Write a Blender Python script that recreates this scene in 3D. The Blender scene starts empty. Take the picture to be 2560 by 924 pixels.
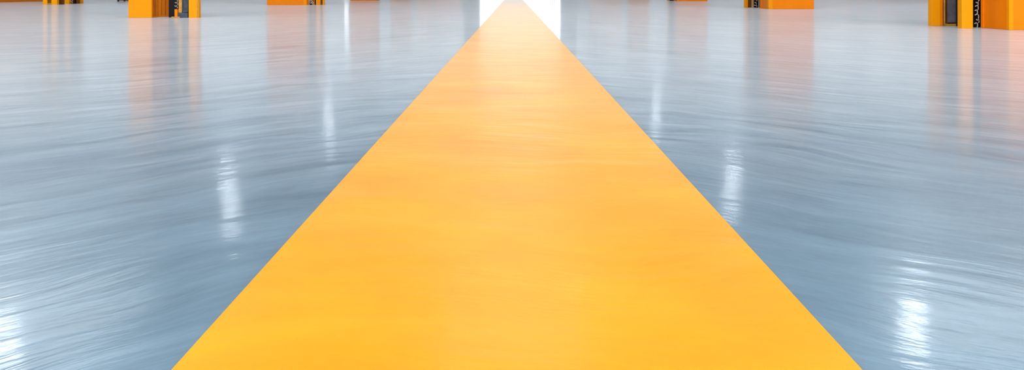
import bpy, bmesh, math, random
from mathutils import Vector
random.seed(7)
S = bpy.context.scene
C = S.collection

# ------------------------------------------------------------------ materials
def mat(name, col, rough=0.45, spec=0.06, metal=0.0, coat=0.0, coat_rough=0.1, noise=0.0, nscale=6.0):
    m = bpy.data.materials.new(name); m.use_nodes = True
    nt = m.node_tree; b = nt.nodes['Principled BSDF']
    b.inputs['Base Color'].default_value = (*col, 1)
    b.inputs['Roughness'].default_value = rough
    b.inputs['Specular IOR Level'].default_value = spec
    b.inputs['Metallic'].default_value = metal
    b.inputs['Coat Weight'].default_value = coat
    b.inputs['Coat Roughness'].default_value = coat_rough
    if noise:
        tc = nt.nodes.new('ShaderNodeTexCoord'); n = nt.nodes.new('ShaderNodeTexNoise')
        n.inputs['Scale'].default_value = nscale; n.inputs['Detail'].default_value = 5
        r = nt.nodes.new('ShaderNodeValToRGB')
        r.color_ramp.elements[0].color = (*[c*(1-noise) for c in col], 1)
        r.color_ramp.elements[1].color = (*[min(1, c*(1+noise)) for c in col], 1)
        r.color_ramp.elements[0].position = .3; r.color_ramp.elements[1].position = .7
        nt.links.new(tc.outputs['Object'], n.inputs['Vector'])
        nt.links.new(n.outputs['Fac'], r.inputs['Fac'])
        nt.links.new(r.outputs['Color'], b.inputs['Base Color'])
    return m

def sheen(m, w, r, tint):
    b = m.node_tree.nodes['Principled BSDF']
    b.inputs['Sheen Weight'].default_value = w; b.inputs['Sheen Roughness'].default_value = r
    b.inputs['Sheen Tint'].default_value = (*tint, 1)

def glow(name, col, strength):
    m = bpy.data.materials.new(name); m.use_nodes = True
    nt = m.node_tree; b = nt.nodes['Principled BSDF']
    b.inputs['Base Color'].default_value = (.8, .8, .8, 1)
    b.inputs['Emission Color'].default_value = (*col, 1)
    b.inputs['Emission Strength'].default_value = strength
    return m

def mathn(nt, op, a, b=None, c=None):
    n = nt.nodes.new('ShaderNodeMath'); n.operation = op
    for i, v in enumerate((a, b, c)):
        if v is None: continue
        if isinstance(v, (int, float)): n.inputs[i].default_value = v
        else: nt.links.new(v, n.inputs[i])
    return n.outputs[0]

def ripple(nt, bow, bump):
    """trowel ripples sweeping across the floor: stretched, gently bowed noise; returns position, bump normal and a 0-1 streak value"""
    g = nt.nodes.new('ShaderNodeNewGeometry')
    wn = nt.nodes.new('ShaderNodeTexNoise'); wn.inputs['Scale'].default_value = .5; wn.inputs['Detail'].default_value = 3
    nt.links.new(g.outputs['Position'], wn.inputs['Vector'])
    sp = nt.nodes.new('ShaderNodeSeparateXYZ'); nt.links.new(g.outputs['Position'], sp.inputs[0])
    x, y = sp.outputs[0], sp.outputs[1]
    arc = mathn(nt, 'SQRT', mathn(nt, 'MULTIPLY_ADD', x, x, .5))
    yy = mathn(nt, 'MULTIPLY_ADD', arc, bow, y)
    yy = mathn(nt, 'MULTIPLY_ADD', wn.outputs['Fac'], 1.3, yy)
    cb = nt.nodes.new('ShaderNodeCombineXYZ')
    nt.links.new(mathn(nt, 'MULTIPLY', x, .27), cb.inputs[0]); nt.links.new(yy, cb.inputs[1])
    def noise(scale, detail, rough):
        n = nt.nodes.new('ShaderNodeTexNoise'); n.inputs['Scale'].default_value = scale
        n.inputs['Detail'].default_value = detail; n.inputs['Roughness'].default_value = rough
        nt.links.new(cb.outputs[0], n.inputs['Vector']); return n.outputs['Fac']
    bp = nt.nodes.new('ShaderNodeBump'); bp.inputs['Strength'].default_value = 1
    bp.inputs['Distance'].default_value = bump
    nt.links.new(noise(7, 6, .55), bp.inputs['Height'])
    return g, bp, noise(5, 6, .9)

def streak_mix(nt, streak, col, lo, hi):
    """scale a colour socket by the streak value"""
    mr = nt.nodes.new('ShaderNodeMapRange'); nt.links.new(streak, mr.inputs[0])
    mr.inputs[1].default_value = .3; mr.inputs[2].default_value = .7
    mr.inputs[3].default_value = lo; mr.inputs[4].default_value = hi
    if col is None: return mr.outputs[0]
    v = nt.nodes.new('ShaderNodeVectorMath'); v.operation = 'SCALE'
    nt.links.new(col, v.inputs[0]); nt.links.new(mr.outputs[0], v.inputs[3])
    return v.outputs[0]

def floor_material():
    m = mat('polished_concrete', (.24, .36, .46), rough=.30, spec=.35, coat=.40, coat_rough=.10)
    sheen(m, .19, .25, (1, .97, .95))
    nt = m.node_tree; b = nt.nodes['Principled BSDF']
    g, bp, st = ripple(nt, 1.15, .0022)
    nt.links.new(bp.outputs[0], b.inputs['Normal']); nt.links.new(bp.outputs[0], b.inputs['Coat Normal'])
    n = nt.nodes.new('ShaderNodeTexNoise'); n.inputs['Scale'].default_value = .55; n.inputs['Detail'].default_value = 6
    n.inputs['Roughness'].default_value = .6
    nt.links.new(g.outputs['Position'], n.inputs['Vector'])
    r = nt.nodes.new('ShaderNodeValToRGB')
    r.color_ramp.elements[0].position = .3; r.color_ramp.elements[1].position = .72
    r.color_ramp.elements[0].color = (.128, .202, .258, 1); r.color_ramp.elements[1].color = (.17, .258, .325, 1)
    nt.links.new(n.outputs['Fac'], r.inputs['Fac']); nt.links.new(streak_mix(nt, st, r.outputs['Color'], .76, 1.26), b.inputs['Base Color'])
    nt.links.new(streak_mix(nt, st, None, .07, .43), b.inputs['Sheen Weight'])
    return m

def stripe_material():
    m = mat('yellow_floor_paint', (.95, .44, .008), rough=.34, spec=.11, coat=.06, coat_rough=.12)
    sheen(m, .22, .26, (1, .93, .75))
    nt = m.node_tree; b = nt.nodes['Principled BSDF']
    g, bp, st = ripple(nt, .2, .003)
    nt.links.new(bp.outputs[0], b.inputs['Normal']); nt.links.new(bp.outputs[0], b.inputs['Coat Normal'])
    n = nt.nodes.new('ShaderNodeTexNoise'); n.inputs['Scale'].default_value = 2.2; n.inputs['Detail'].default_value = 7
    nt.links.new(g.outputs['Position'], n.inputs['Vector'])
    r = nt.nodes.new('ShaderNodeValToRGB')
    r.color_ramp.elements[0].position = .3; r.color_ramp.elements[1].position = .7
    r.color_ramp.elements[0].color = (.93, .325, .0005, 1); r.color_ramp.elements[1].color = (.95, .405, .001, 1)
    nt.links.new(n.outputs['Fac'], r.inputs['Fac']); nt.links.new(streak_mix(nt, st, r.outputs['Color'], .94, 1.06), b.inputs['Base Color'])
    nt.links.new(streak_mix(nt, st, None, .11, .33), b.inputs['Sheen Weight'])
    return m

M = dict(
    floor=floor_material(), stripe=stripe_material(),
    yellow=mat('yellow_steel', (1.0, .34, .002), .4, noise=.04),
    orange=mat('orange_steel', (.99, .235, .002), .42, noise=.04, nscale=3),
    amber=mat('amber_steel', (1.0, .31, .002), .42, noise=.03),
    brown_orange=mat('brown_orange_steel', (.55, .13, .003), .5, noise=.1),
    brown=mat('brown_steel', (.20, .065, .008), .5, noise=.25),
    darkred=mat('dark_red_steel', (.09, .018, .006), .5, noise=.2),
    black=mat('black_plastic', (.008, .007, .010), .35, noise=.3),
    grey=mat('grey_steel', (.11, .10, .115), .5, noise=.2, nscale=18),
    slate=mat('slate_steel', (.075, .09, .115), .5, noise=.2, nscale=18),
    tan=mat('tan_timber', (.62, .30, .07), .6, noise=.2, nscale=14),
    olive=mat('brass_plate', (.40, .22, .02), .5, noise=.2),
    cream=mat('cream_plastic', (.85, .72, .55), .4, noise=.05),
    blue=mat('blue_rack_steel', (.10, .16, .26), .45, noise=.1),
    wall=mat('grey_wall_cladding', (.16, .17, .20), .7, noise=.04, nscale=.5),
    roof=mat('pale_roof_sheet', (.55, .60, .66), .7, noise=.04, nscale=.4),
    white=mat('white_enamel', (.8, .8, .82), .4, noise=.02),
    frame=mat('pale_blue_mullion', (.35, .50, .62), .45, noise=.05),
    daylight=glow('daylight_glazing', (.93, .98, 1.0), 5.0),
    fill_behind=glow('added_fill_behind', (1.0, .99, .97), 5.3),  # fill light added behind the camera for the cabinet fronts
    roof_glow=glow('added_roof_glow', (.92, .97, 1.0), 1.6),  # added overhead glow, ambient light for the hall
    roof_glow_near=glow('added_roof_glow_near', (.85, .94, 1.0), 3.0),  # stronger added roof glow for the near floor and stripe
    side_glow=glow('added_side_glow', (1.0, .95, .94), .6),  # added high wall glow that lifts the haze on the floor
    tube=glow('tube_diffuser', (.95, .98, 1.0), 2.6),
    lamp=glow('lamp_diffuser', (.88, .95, 1.0), 66.0),
)

# ------------------------------------------------------------------ mesh helpers
def box(bm, x0, x1, y0, y1, z0, z1, bev=0.0):
    t = bmesh.new(); bmesh.ops.create_cube(t, size=1)
    for v in t.verts:
        v.co = Vector(((x0+x1)/2 + v.co.x*(x1-x0), (y0+y1)/2 + v.co.y*(y1-y0), (z0+z1)/2 + v.co.z*(z1-z0)))
    if bev:
        bmesh.ops.bevel(t, geom=list(t.edges), offset=bev, segments=2, affect='EDGES', profile=.5)
    merge(bm, t)

def merge(bm, t):
    me = bpy.data.meshes.new('tmp'); t.to_mesh(me); t.free(); bm.from_mesh(me); bpy.data.meshes.remove(me)

def prism(bm, pts, z0, z1, bev=0.0):
    """upright extrusion of a plan outline"""
    t = bmesh.new(); vs = [t.verts.new((x, y, z0)) for x, y in pts]
    f = t.faces.new(vs); r = bmesh.ops.extrude_face_region(t, geom=[f])
    for v in [g for g in r['geom'] if isinstance(g, bmesh.types.BMVert)]: v.co.z = z1
    bmesh.ops.recalc_face_normals(t, faces=t.faces)
    if bev: bmesh.ops.bevel(t, geom=list(t.edges), offset=bev, segments=2, affect='EDGES', profile=.5)
    merge(bm, t)

def channel(bm, x0, x1, y0, y1, z0, z1, t=.012, open_to='+y', bev=.003):
    """folded C-section standing upright"""
    if open_to == '+y': pts = [(x0,y0),(x1,y0),(x1,y1),(x1-t,y1),(x1-t,y0+t),(x0+t,y0+t),(x0+t,y1),(x0,y1)]
    elif open_to == '+x': pts = [(x0,y0),(x1,y0),(x1,y0+t),(x0+t,y0+t),(x0+t,y1-t),(x1,y1-t),(x1,y1),(x0,y1)]
    else: pts = [(x0,y0),(x1,y0),(x1,y1),(x0,y1),(x0,y1-t),(x1-t,y1-t),(x1-t,y0+t),(x0,y0+t)]
    prism(bm, pts, z0, z1, bev)

def tube(bm, pts, r, n=8):
    pts = [Vector(p) for p in pts]; rings = []
    for i, p in enumerate(pts):
        d = (pts[min(i+1, len(pts)-1)] - pts[max(i-1, 0)]).normalized()
        a = d.orthogonal().normalized(); b = d.cross(a)
        rings.append([bm.verts.new(p + r*(math.cos(2*math.pi*k/n)*a + math.sin(2*math.pi*k/n)*b)) for k in range(n)])
    for q in range(len(rings)-1):
        for k in range(n):
            bm.faces.new((rings[q][k], rings[q][(k+1) % n], rings[q+1][(k+1) % n], rings[q+1][k]))
    bm.faces.new(rings[0][::-1]); bm.faces.new(rings[-1])

def lathe(bm, prof, n=32, cx=0, cy=0):
    rings = [[bm.verts.new((cx+r*math.cos(2*math.pi*k/n), cy+r*math.sin(2*math.pi*k/n), z)) for k in range(n)] for r, z in prof]
    for q in range(len(rings)-1):
        for k in range(n):
            bm.faces.new((rings[q][k], rings[q][(k+1) % n], rings[q+1][(k+1) % n], rings[q+1][k]))
    bm.faces.new(rings[0][::-1]); bm.faces.new(rings[-1])
    bmesh.ops.recalc_face_normals(bm, faces=bm.faces)

def obj(name, bm, m, parent=None, label=None):
    me = bpy.data.meshes.new(name); bm.to_mesh(me); bm.free(); me.materials.append(m)
    o = bpy.data.objects.new(name, me); C.objects.link(o)
    if parent: o.parent = parent
    if label: o['label'] = label
    return o

def part(name, m, parent, fn, *a, label=None, **k):
    bm = bmesh.new(); fn(bm, *a, **k)
    return obj(name, bm, m, parent, label)

def thing(name, label, cat, loc, group=None):
    o = bpy.data.objects.new(name, None); C.objects.link(o); o.location = loc
    o.empty_display_size = .2
    o['label'] = label; o['category'] = cat
    if group: o['group'] = group
    return o

def struct(name, bm, m, parent=None):
    o = obj(name, bm, m, parent)
    if not parent: o['kind'] = 'structure'
    return o

def dup(root, loc, label, group):
    r = root.copy(); C.objects.link(r); r.location = loc; r['label'] = label; r['group'] = group
    for ch in list(root.children):
        c = ch.copy(); C.objects.link(c); c.parent = r
        for g in list(ch.children):
            d = g.copy(); C.objects.link(d); d.parent = c
    return r

# ------------------------------------------------------------------ the hall
XL, XR, YB, YF, HC = -46, 46, -14, 118, 9.0
def quad_box(name, m, *a):
    bm = bmesh.new(); box(bm, *a); return struct(name, bm, m)
quad_box('floor', M['floor'], XL-.3, XR+.3, YB-.3, YF+.3, -.2, 0)
def side_wall(name, num, x0, x1, xi, z0, z1):
    bm = bmesh.new()
    box(bm, x0, x1, YB-.3, YF+.3, 0, z0); box(bm, x0, x1, YB-.3, YF+.3, z1, HC)
    struct(name, bm, M['wall'])
    bm = bmesh.new(); box(bm, xi-.03, xi+.03, YB-.3, YF+.3, z0, z1)
    w = struct('window_%d' % num, bm, M['side_glow'])  # glowing band added along the wall to brighten the floor
    bm = bmesh.new()
    for k in range(33): box(bm, xi-.07, xi+.07, YB+4*k-.05, YB+4*k+.05, z0, z1)
    struct('window_frame', bm, M['white'], w)
side_wall('wall_left', 20, XL-.3, XL, XL-.15, 5.2, 8.7)
side_wall('wall_right', 21, XR, XR+.3, XR+.15, 5.2, 8.7)

def wall_with_opening(name, y0, y1, ox0, ox1, oz1, wins=False):
    bm = bmesh.new()
    for a, b in ((XL, ox0), (ox1, XR)):
        if wins: box(bm, a, b, y0, y1, 0, 5.5); box(bm, a, b, y0, y1, 8.6, HC)
        else: box(bm, a, b, y0, y1, 0, HC)
    if wins: box(bm, ox0-2.2, ox0, y0, y1, 5.5, 8.6); box(bm, ox1, ox1+2.2, y0, y1, 5.5, 8.6)
    box(bm, ox0, ox1, y0, y1, oz1, HC)
    return struct(name, bm, M['wall'])
def glazed(name, m, y, ox0, ox1, oz1, bars, rails, front=-1):
    bm = bmesh.new(); box(bm, ox0, ox1, y-.02, y+.02, 0, oz1)
    w = struct(name, bm, m)
    bm = bmesh.new()
    for x in bars: box(bm, x-.07, x+.07, y+front*.14, y+front*.03, 0, oz1)
    for z in rails: box(bm, ox0, ox1, y+front*.13, y+front*.03, z-.03, z+.03)
    struct('window_frame', bm, M['frame'], w)
wall_with_opening('wall_front', YF, YF+.3, -5.07, 7.0, 7.0, True)
for i, (a, b) in enumerate(((XL, -7.27), (9.2, XR))):
    bm = bmesh.new(); box(bm, a, b, YF+.12, YF+.18, 5.5, 8.6)
    w = struct('window_%d' % (22+i), bm, M['side_glow'])  # glowing band added in the end wall to brighten the floor
    bm = bmesh.new()
    for k in range(10): xx = a+(b-a)*k/9; box(bm, xx-.05, xx+.05, YF+.02, YF+.11, 5.5, 8.6)
    struct('window_frame', bm, M['white'], w)
glazed('window_1', M['daylight'], YF+.15, -5.07, 7.0, 7.0, [-5.0, -4.4, 5.7, 6.0, 6.93], [.05, 2.4, 4.7, 6.95])
wall_with_opening('wall_back', YB-.3, YB, -30, 30, 7.5)
glazed('window_2', M['fill_behind'], YB-.15, -30, 30, 7.5, [-29.9+5.98*k for k in range(11)], [.05, 2.5, 5, 7.45], front=1)  # unseen glowing wall, added to light faces turned to the camera

# roof: opaque sheets between unseen glowing panels, added for ambient light
lights = [(-10, -5), (0, 5), (10, 14.5), (20, 25.5), (56, 60), (69, 74), (82, 89), (96, 104), (109, 116)]
bm = bmesh.new(); y = YB-.3
for a, b in lights:
    box(bm, XL-.3, XR+.3, y, a, HC, HC+.2); y = b
    if a == 20: box(bm, -11, -2, a, b, HC, HC+.2); box(bm, 2, 11, a, b, HC, HC+.2)
box(bm, XL-.3, XR+.3, y, YF+.3, HC, HC+.2)
struct('ceiling', bm, M['roof'])
for i, (a, b) in enumerate(lights):
    bm = bmesh.new()
    if a == 20: box(bm, XL-.3, -11, a, b, HC+.05, HC+.12); box(bm, 11, XR+.3, a, b, HC+.05, HC+.12); box(bm, -2, 2, a, b, HC+.05, HC+.12)  # added glow split to brighten the floor sides and stripe centre
    else: box(bm, XL-.3, XR+.3, a, b, HC+.05, HC+.12)
    w = struct('window_%d' % (i+3), bm, M['roof_glow_near' if a == 20 else 'roof_glow'])  # added glowing roof panels, out of view
    bm = bmesh.new()
    for k in range(24):
        if a != 20 or abs(XL+4*k) > 11: box(bm, XL+4*k-.04, XL+4*k+.04, a, b, HC-.02, HC+.045)
    struct('window_frame', bm, M['white'], w)

# painted stripe
bm = bmesh.new()
box(bm, -.4480, .4565, -1.0, YF-.2, 0, .003)
st = obj('floor_stripe', bm, M['stripe'])
st['label'] = 'wide yellow stripe painted down the middle of the glossy blue grey floor'; st['category'] = 'floor marking'

# ------------------------------------------------------------------ high bay lamps
def make_lamp(label, loc):
    t = thing('high_bay_lamp', label, 'lamp', loc, 'high bay lamps under the roof')
    part('housing', M['white'], t, lathe, [(.10, .42), (.14, .40), (.16, .22), (.36, .05), (.40, 0), (.385, 0), (.34, .04), (.12, .2)])
    part('diffuser', M['lamp'], t, lathe, [(.35, .012), (.35, .028)])
    part('rod', M['white'], t, tube, [(0, 0, .41), (0, 0, .85)], .018)
    return t
LZ = 8.14
lab = 'round white high bay lamp hanging above the frame'
spots = [(-12.2, 19.2), (-11.7, 33.0), (-11.9, 51.5), (10.3, 20.6), (9.5, 34.8), (9.7, 54.5), (-.2, 78)]
l0 = make_lamp(lab, (*spots[0], LZ))
for x, y in spots[1:]: dup(l0, (x, y, LZ), lab, l0['group'])

def light_column(label, loc, z0, z1):
    t = thing('light_column', label, 'lamp', loc, None)
    part('base', M['white'], t, lathe, [(.22, 0), (.22, .02), (.08, .05), (.06, .06)])
    part('pole', M['white'], t, lathe, [(.04, .05), (.04, z0)])
    part('tube', M['tube'], t, lathe, [(.10, z0), (.12, z0+.03), (.12, z1-.03), (.10, z1)])
    part('cap', M['white'], t, lathe, [(.13, z1), (.13, z1+.05), (.05, z1+.08)])
light_column('white upright light column between the second and third left cabinets, mirrored in the floor', (-9.4, 45, 0), .65, 1.8)

# ------------------------------------------------------------------ racks and cabinets
HR, HB = 3.3, 2.9
def post(parent, x0, x1, y0, y1, m='yellow', open_to='+y'):
    p = part('post', M[m], parent, channel, x0, x1, y0, y1, 0, HR, open_to=open_to)
    return p

def clips(parent, x0, x1, y, z0, z1, n, m='cream', r=.007, seed=1):
    rnd = random.Random(seed)
    for k in range(n):
        z = z0 + (z1-z0)*(k+.5)/n; x = x0 + (x1-x0)*rnd.uniform(.25, .6); w = (x1-x0)*rnd.uniform(.18, .36)
        s = rnd.choice((-1, 1))
        part('clip', M[m], parent, tube, [(x-w, y-.004, z), (x-w*.2, y-.010, z+.012*s), (x+w*.5, y-.012, z+.004), (x+w*.75, y-.008, z-.03), (x+w*.6, y-.002, z-.045)], r, 6)

def cabinet(label, x0, x1, y0, y1, side, front='orange', sidemat='orange', h=None, ribs=0, stile=.05, group='orange storage cabinets along the aisle'):
    """sheet steel cabinet; side = -1 when its left side faces the aisle, +1 when its right side does"""
    h = h or HB
    xs = x0 if side < 0 else x1
    t = thing('storage_cabinet', label, 'cabinet', (xs, y0, 0), group)
    X = lambda x: x - xs
    a, b, d = X(x0), X(x1), y1-y0
    bm = bmesh.new()
    ins = .018
    ia, ib = (a+ins, b) if side < 0 else (a, b-ins)
    box(bm, ia, ib, ins, d, 0, h, .004)
    obj('body', bm, M[sidemat], t)
    # front door panel with seam
    part('door', M[front], t, box, a+(.0 if side > 0 else stile*.6), b-(.0 if side < 0 else stile*.6), 0, ins+.004, .001, h-.02, .004)
    # corner stile, side frame and plinth
    s0, s1 = (a, a+stile) if side < 0 else (b-stile, b)
    part('corner_stile', M['amber'], t, box, s0, s1, -.004, stile, 0, h, .006)
    q0, q1 = (a, a+.02) if side < 0 else (b-.02, b)
    bm = bmesh.new()
    box(bm, q0, q1, stile, d, .40, .46, .004); box(bm, q0, q1, d-stile, d, 0, h, .004); box(bm, q0, q1, stile, d, h-.06, h, .004)
    obj('side_frame', bm, M['orange'], t)
    if ribs:
        bm = bmesh.new()
        for k in range(ribs):
            yy = stile + .03 + (d-2*stile-.06)*(k+.2)/ribs
            box(bm, q0+.004*(side < 0), q1-.004*(side > 0), yy, yy+(.10, .03, .015, .02)[k % 4], .03, h-.06, .004)
        obj('side_rib', bm, M['brown_orange'], t)
    return t

def beam(parent, x0, x1, y0, y1, z, m='orange'):
    return part('beam', M[m], parent, box, x0, x1, y0, y1, z, z+.12, .006)

# --- right of the aisle, nearest
HR, HB = 1.45, 1.3
r1 = thing('rack_frame', 'yellow two-post rack frame with black clip channel on the right of the stripe, nearest', 'rack', (5.77, 10.3, 0), 'yellow rack frames along the aisle')
post(r1, 0, .145, 0, .10)                                              # near post
post(r1, 0, .120, .74, .84)                                            # far post
part('flange', M['orange'], r1, box, .124, .165, .76, .80, 0, HR, .004)
part('liner', M['brown'], r1, box, .170, .25, .80, .83, 0, HR, .003)
part('liner_strip', M['tan'], r1, box, .186, .204, .77, .798, 0, HR, .003)
part('guard_panel', M['grey'], r1, box, .205, .318, .70, .73, .045, HR-.2, .006)
part('sill_plate', M['olive'], r1, box, .18, .46, .68, .76, 0, .030, .004)
part('divider', M['black'], r1, box, .292, .312, .60, .66, 0, HR-.2, .003)
part('inner_board', M['brown'], r1, box, .33, .46, .70, .74, .030, HR-.2, .004)
part('board_lip', M['cream'], r1, box, .33, .45, .675, .699, .075, .085, .002)
bc = part('clip_channel', M['black'], r1, box, .33, .50, .32, .38, 0, HR, .005)
part('back_board', M['darkred'], r1, box, .10, .66, .86, .88, 0, HR-.1, .003)
part('edge_rail', M['slate'], bc, box, .425, .436, .305, .319, 0, HR, .002)
clips(bc, .34, .42, .315, .02, .42, 7, seed=3)
beam(r1, .03, .5, .74, .80, HR-.3); beam(r1, .02, .12, .10, .74, HR-.3)
cabinet('broad orange cabinet at the right edge of the picture beside the nearest yellow posts', 6.13, 7.35, 9.9, 10.5, -1, stile=.055)

# --- right, second
HR, HB = 2.3, 2.1
r2 = thing('rack_frame', 'small yellow and black rack frame beside the second orange cabinet on the right', 'rack', (6.44, 22.3, 0), 'yellow rack frames along the aisle')
post(r2, 0, .045, 0, .08); post(r2, .05, .092, 0, .08, m='amber')
part('liner', M['brown'], r2, box, .095, .215, .06, .10, 0, HR, .003)
part('liner_strip', M['tan'], r2, box, .215, .25, .0, .04, 0, HR, .003)
bc = part('clip_channel', M['black'], r2, box, .255, .44, -.04, .02, 0, HR, .006)
part('edge_rail', M['cream'], bc, box, .375, .395, -.052, -.041, 0, HR, .003)
clips(bc, .25, .38, -.045, .03, .42, 5, r=.009, seed=8)
part('flange', M['orange'], r2, box, .445, .51, -.10, -.04, 0, HR, .004)
part('back_strip', M['darkred'], r2, box, .51, .555, -.08, -.02, 0, HR, .003)
beam(r2, .02, .5, .08, .14, HR-.3)
cabinet('orange cabinet second along the right side of the aisle', 6.56, 7.735, 20.6, 21.3, -1, stile=.11)

# --- right, third: only its foot shows at the top edge
r3 = thing('rack_frame', 'thin dark rack frame just showing beside the farthest right orange cabinet', 'rack', (7.0, 36.4, 0), 'yellow rack frames along the aisle')
post(r3, 0, .07, 0, .1)
part('clip_channel', M['black'], r3, box, .09, .27, .02, .08, 0, HR, .006)
part('liner', M['brown'], r3, box, .27, .49, .02, .08, 0, HR, .004)
beam(r3, .02, .5, .08, .14, HR-.3)
cabinet('far orange cabinet on the right, only its foot at the top edge', 7.05, 8.36, 34.5, 35.2, -1, stile=.06)

# --- left of the aisle, nearest
HR, HB = 1.65, 1.75
l1 = thing('rack_frame', 'yellow post with grey guard and black clip channel left of the stripe, nearest', 'rack', (-5.59, 14.2, 0), 'yellow rack frames along the aisle')
post(l1, -.178, 0, 0, .10)
part('edge_fold', M['tan'], l1, box, -.03, -.012, -.012, -.002, .01, HR, .002)
part('back_strip', M['black'], l1, box, -.196, -.18, .02, .06, 0, HR, .003)
part('guard_panel', M['slate'], l1, box, -.335, -.20, .10, .13, .05, HR-.2, .006)
bm = bmesh.new()
prism(bm, [(-.385, .03), (-.20, .0), (-.19, .10), (-.36, .11)], 0, .09, .01); box(bm, -.30, -.20, .02, .1, .09, .13, .02)
obj('guard_foot', bm, M['slate'], l1)
part('timber_strip', M['tan'], l1, box, -.382, -.325, .06, .095, .088, HR-.2, .004)
part('foot_bracket', M['orange'], l1, prism, [(-.45, .05), (-.395, .04), (-.395, .10), (-.45, .10)], 0, .15, .004)
part('bracket_toe', M['tan'], l1, prism, [(-.48, -.02), (-.40, -.05), (-.33, -.02), (-.34, .02), (-.46, .035)], 0, .02, .004)
bc = part('clip_channel', M['black'], l1, box, -.62, -.425, .20, .25, 0, HR, .006)
clips(bc, -.52, -.43, .195, .18, .42, 4, r=.006, seed=5)
beam(l1, -.5, -.02, .13, .19, HR-.3)
cabinet('bright amber cabinet with ribbed brown-orange side, nearest on the left of the stripe', -6.84, -6.425, 14.2, 14.98, 1, front='amber', ribs=4, stile=.03)

# --- left, second
HR, HB = 2.3, 2.3
l2 = thing('rack_frame', 'small black and yellow rack frame beside the second orange cabinet on the left', 'rack', (-6.20, 26.2, 0), 'yellow rack frames along the aisle')
post(l2, -.055, 0, 0, .08)
part('liner', M['brown'], l2, box, -.125, -.06, .05, .09, 0, HR, .003)
post(l2, -.27, -.13, 0, .08, m='amber')
bc = part('clip_channel', M['black'], l2, box, -.50, -.30, .06, .12, 0, HR, .006)
clips(bc, -.49, -.32, .055, .02, .34, 6, r=.013, seed=11)
part('flange', M['orange'], l2, box, -.36, -.33, .02, .055, 0, HR, .004)
beam(l2, -.5, -.02, .12, .18, HR-.3)
cabinet('wide orange cabinet second along the left side of the aisle', -8.0, -6.71, 25.95, 26.24, 1, front='orange', stile=.10)

# --- far left: posts of the next aisle and the long cabinet behind them
f1 = thing('rack_frame', 'yellow three-post rack frame with brown boards in the top left corner', 'rack', (-15.65, 26.6, 0), 'yellow rack frames along the aisle')
post(f1, 0, .14, 0, .12)
part('inner_board', M['brown'], f1, box, .145, .27, .02, .06, .05, HR-.2, .004)
part('sill_plate', M['olive'], f1, box, .14, .275, 0, .08, 0, .05, .004)
post(f1, .28, .47, 0, .12)
part('inner_board', M['brown'], f1, box, .36, .53, .3, .34, 0, HR-.2, .004)
beam(f1, .02, .46, .12, .2, HR-.3)
f2 = thing('rack_frame', 'yellow post with dark clip channel right of the top left rack frame', 'rack', (-15.75, 28.1, 0), 'yellow rack frames along the aisle')
post(f2, -.04, .14, 0, .1)
bc = part('clip_channel', M['brown'], f2, box, .0, .29, .35, .42, 0, HR, .006)
part('edge_rail', M['darkred'], bc, box, .12, .16, .30, .349, 0, HR, .004)
clips(bc, .0, .12, .34, .03, .42, 5, r=.014, seed=21)
part('back_strip', M['black'], f2, box, .18, .20, .30, .349, 0, HR, .004)
post(f2, .21, .32, .5, .6)
beam(f2, .0, .3, .42, .48, HR-.3)
cabinet('long low-lit orange cabinet side in the far top left corner', -23.0, -19.95, 30.0, 34.3, 1, stile=.12)

# dark red crate stack seen between the two left groups
def crate(label, loc):
    t = thing('slatted_crate', label, 'crate', loc, 'dark red crates on the left')
    bm = bmesh.new()
    for sx in (-.25, .19):
        for sy in (0, .54): part('corner_post', M['darkred'], t, box, sx, sx+.06, sy, sy+.06, 0, .6, .006)
    bm = bmesh.new()
    for k in range(4):
        z = .06 + .14*k
        box(bm, -.25, .25, -.02, 0, z, z+.09, .004); box(bm, -.25, .25, .6, .62, z, z+.09, .004)
        box(bm, -.27, -.25, 0, .6, z, z+.09, .004); box(bm, .25, .27, 0, .6, z, z+.09, .004)
    obj('slats', bm, M['darkred'], t)
    part('bottom', M['brown'], t, box, -.19, .19, .06, .54, .03, .05)
    return t
c0 = crate('dark red slatted crate at the top edge left of the nearest amber cabinet', (-16.3, 33.4, 0))

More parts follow.
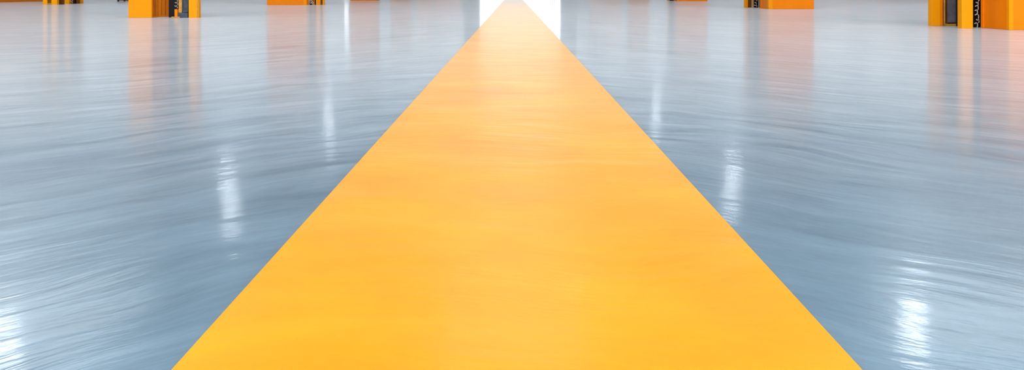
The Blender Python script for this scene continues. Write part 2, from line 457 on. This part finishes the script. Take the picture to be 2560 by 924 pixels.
# ------------------------------------------------------------------ the aisle beyond the frame, seen mirrored in the floor
def plain_cab(x0, x1, y0, side):
    return cabinet('orange cabinet farther down the aisle, mirrored in the floor', x0, x1, y0, y0+.8, side, stile=.06, group='distant orange cabinets')
HR, HB = 2.6, 2.5
far_l = [(-7.40, -6.20, 36.2), (-7.35, -6.15, 47.8), (-7.35, -6.1, 60.5), (-7.4, -6.2, 75.5), (-7.4, -6.2, 92)]
far_r = [(6.6, 7.75, 45.8), (6.6, 7.7, 57.5), (6.6, 7.7, 69)]
pl = pr = None
for x0, x1, y0 in far_l:
    if pl is None: pl = plain_cab(x0, x1, y0, 1)
    else: dup(pl, (x1, y0, 0), pl['label'], pl['group'])
for x0, x1, y0 in far_r:
    if pr is None: pr = plain_cab(x0, x1, y0, -1)
    else: dup(pr, (x0, y0, 0), pr['label'], pr['group'])

def pallet_rack(label, x, y0, y1, n, h, levels, m, r=.05):
    t = thing('pallet_rack', label, 'rack', (x, y0, 0), 'distant pallet racks')
    for k in range(n):
        yy = (y1-y0)*k/(n-1)
        for dx in (0, 1.0): part('post', M[m], t, box, dx-r, dx+r, yy-r, yy+r, 0, h, .006)
    for z in levels:
        for dx in (0, 1.0): part('beam', M[m], t, box, dx-r*.7, dx+r*.7, r, y1-y0-r, z, z+.12, .006)
    return t
pallet_rack('tall blue pallet rack at the far right end of the aisle', 7.6, 74, 114, 8, 6.2, [1.3, 2.6, 3.9, 5.2], 'blue', r=.035)
pallet_rack('tall blue pallet rack at the far left end of the aisle', -8.9, 78, 114, 7, 5.2, [1.3, 2.6, 3.9], 'blue', r=.035)
pallet_rack('low orange rack beyond the right cabinets', 25.5, 50, 78, 6, 2.0, [.3, .85, 1.4, 1.85], 'orange', r=.11)

# ------------------------------------------------------------------ world, camera, colour
w = bpy.data.worlds.new('World'); S.world = w; w.use_nodes = True
w.node_tree.nodes['Background'].inputs[0].default_value = (.85, .93, 1, 1)
w.node_tree.nodes['Background'].inputs[1].default_value = 1.0

cam = bpy.data.cameras.new('Camera'); co = bpy.data.objects.new('Camera', cam); C.objects.link(co)
co.location = (0, 0, .5); co.rotation_euler = (math.radians(90), 0, 0)
cam.sensor_fit = 'HORIZONTAL'; cam.sensor_width = 36; cam.lens = 36*2000/2560
cam.shift_x = -4/2560; cam.shift_y = -488/2560
cam.clip_end = 400
S.camera = co

S.view_settings.view_transform = 'Standard'; S.view_settings.look = 'None'
S.view_settings.gamma = 1; S.view_settings.use_curve_mapping = False
S.view_settings.exposure = 0.0
S.cycles.use_denoising = True
S.cycles.max_bounces = 8; S.cycles.diffuse_bounces = 5; S.cycles.glossy_bounces = 4
S.cycles.sample_clamp_indirect = 8
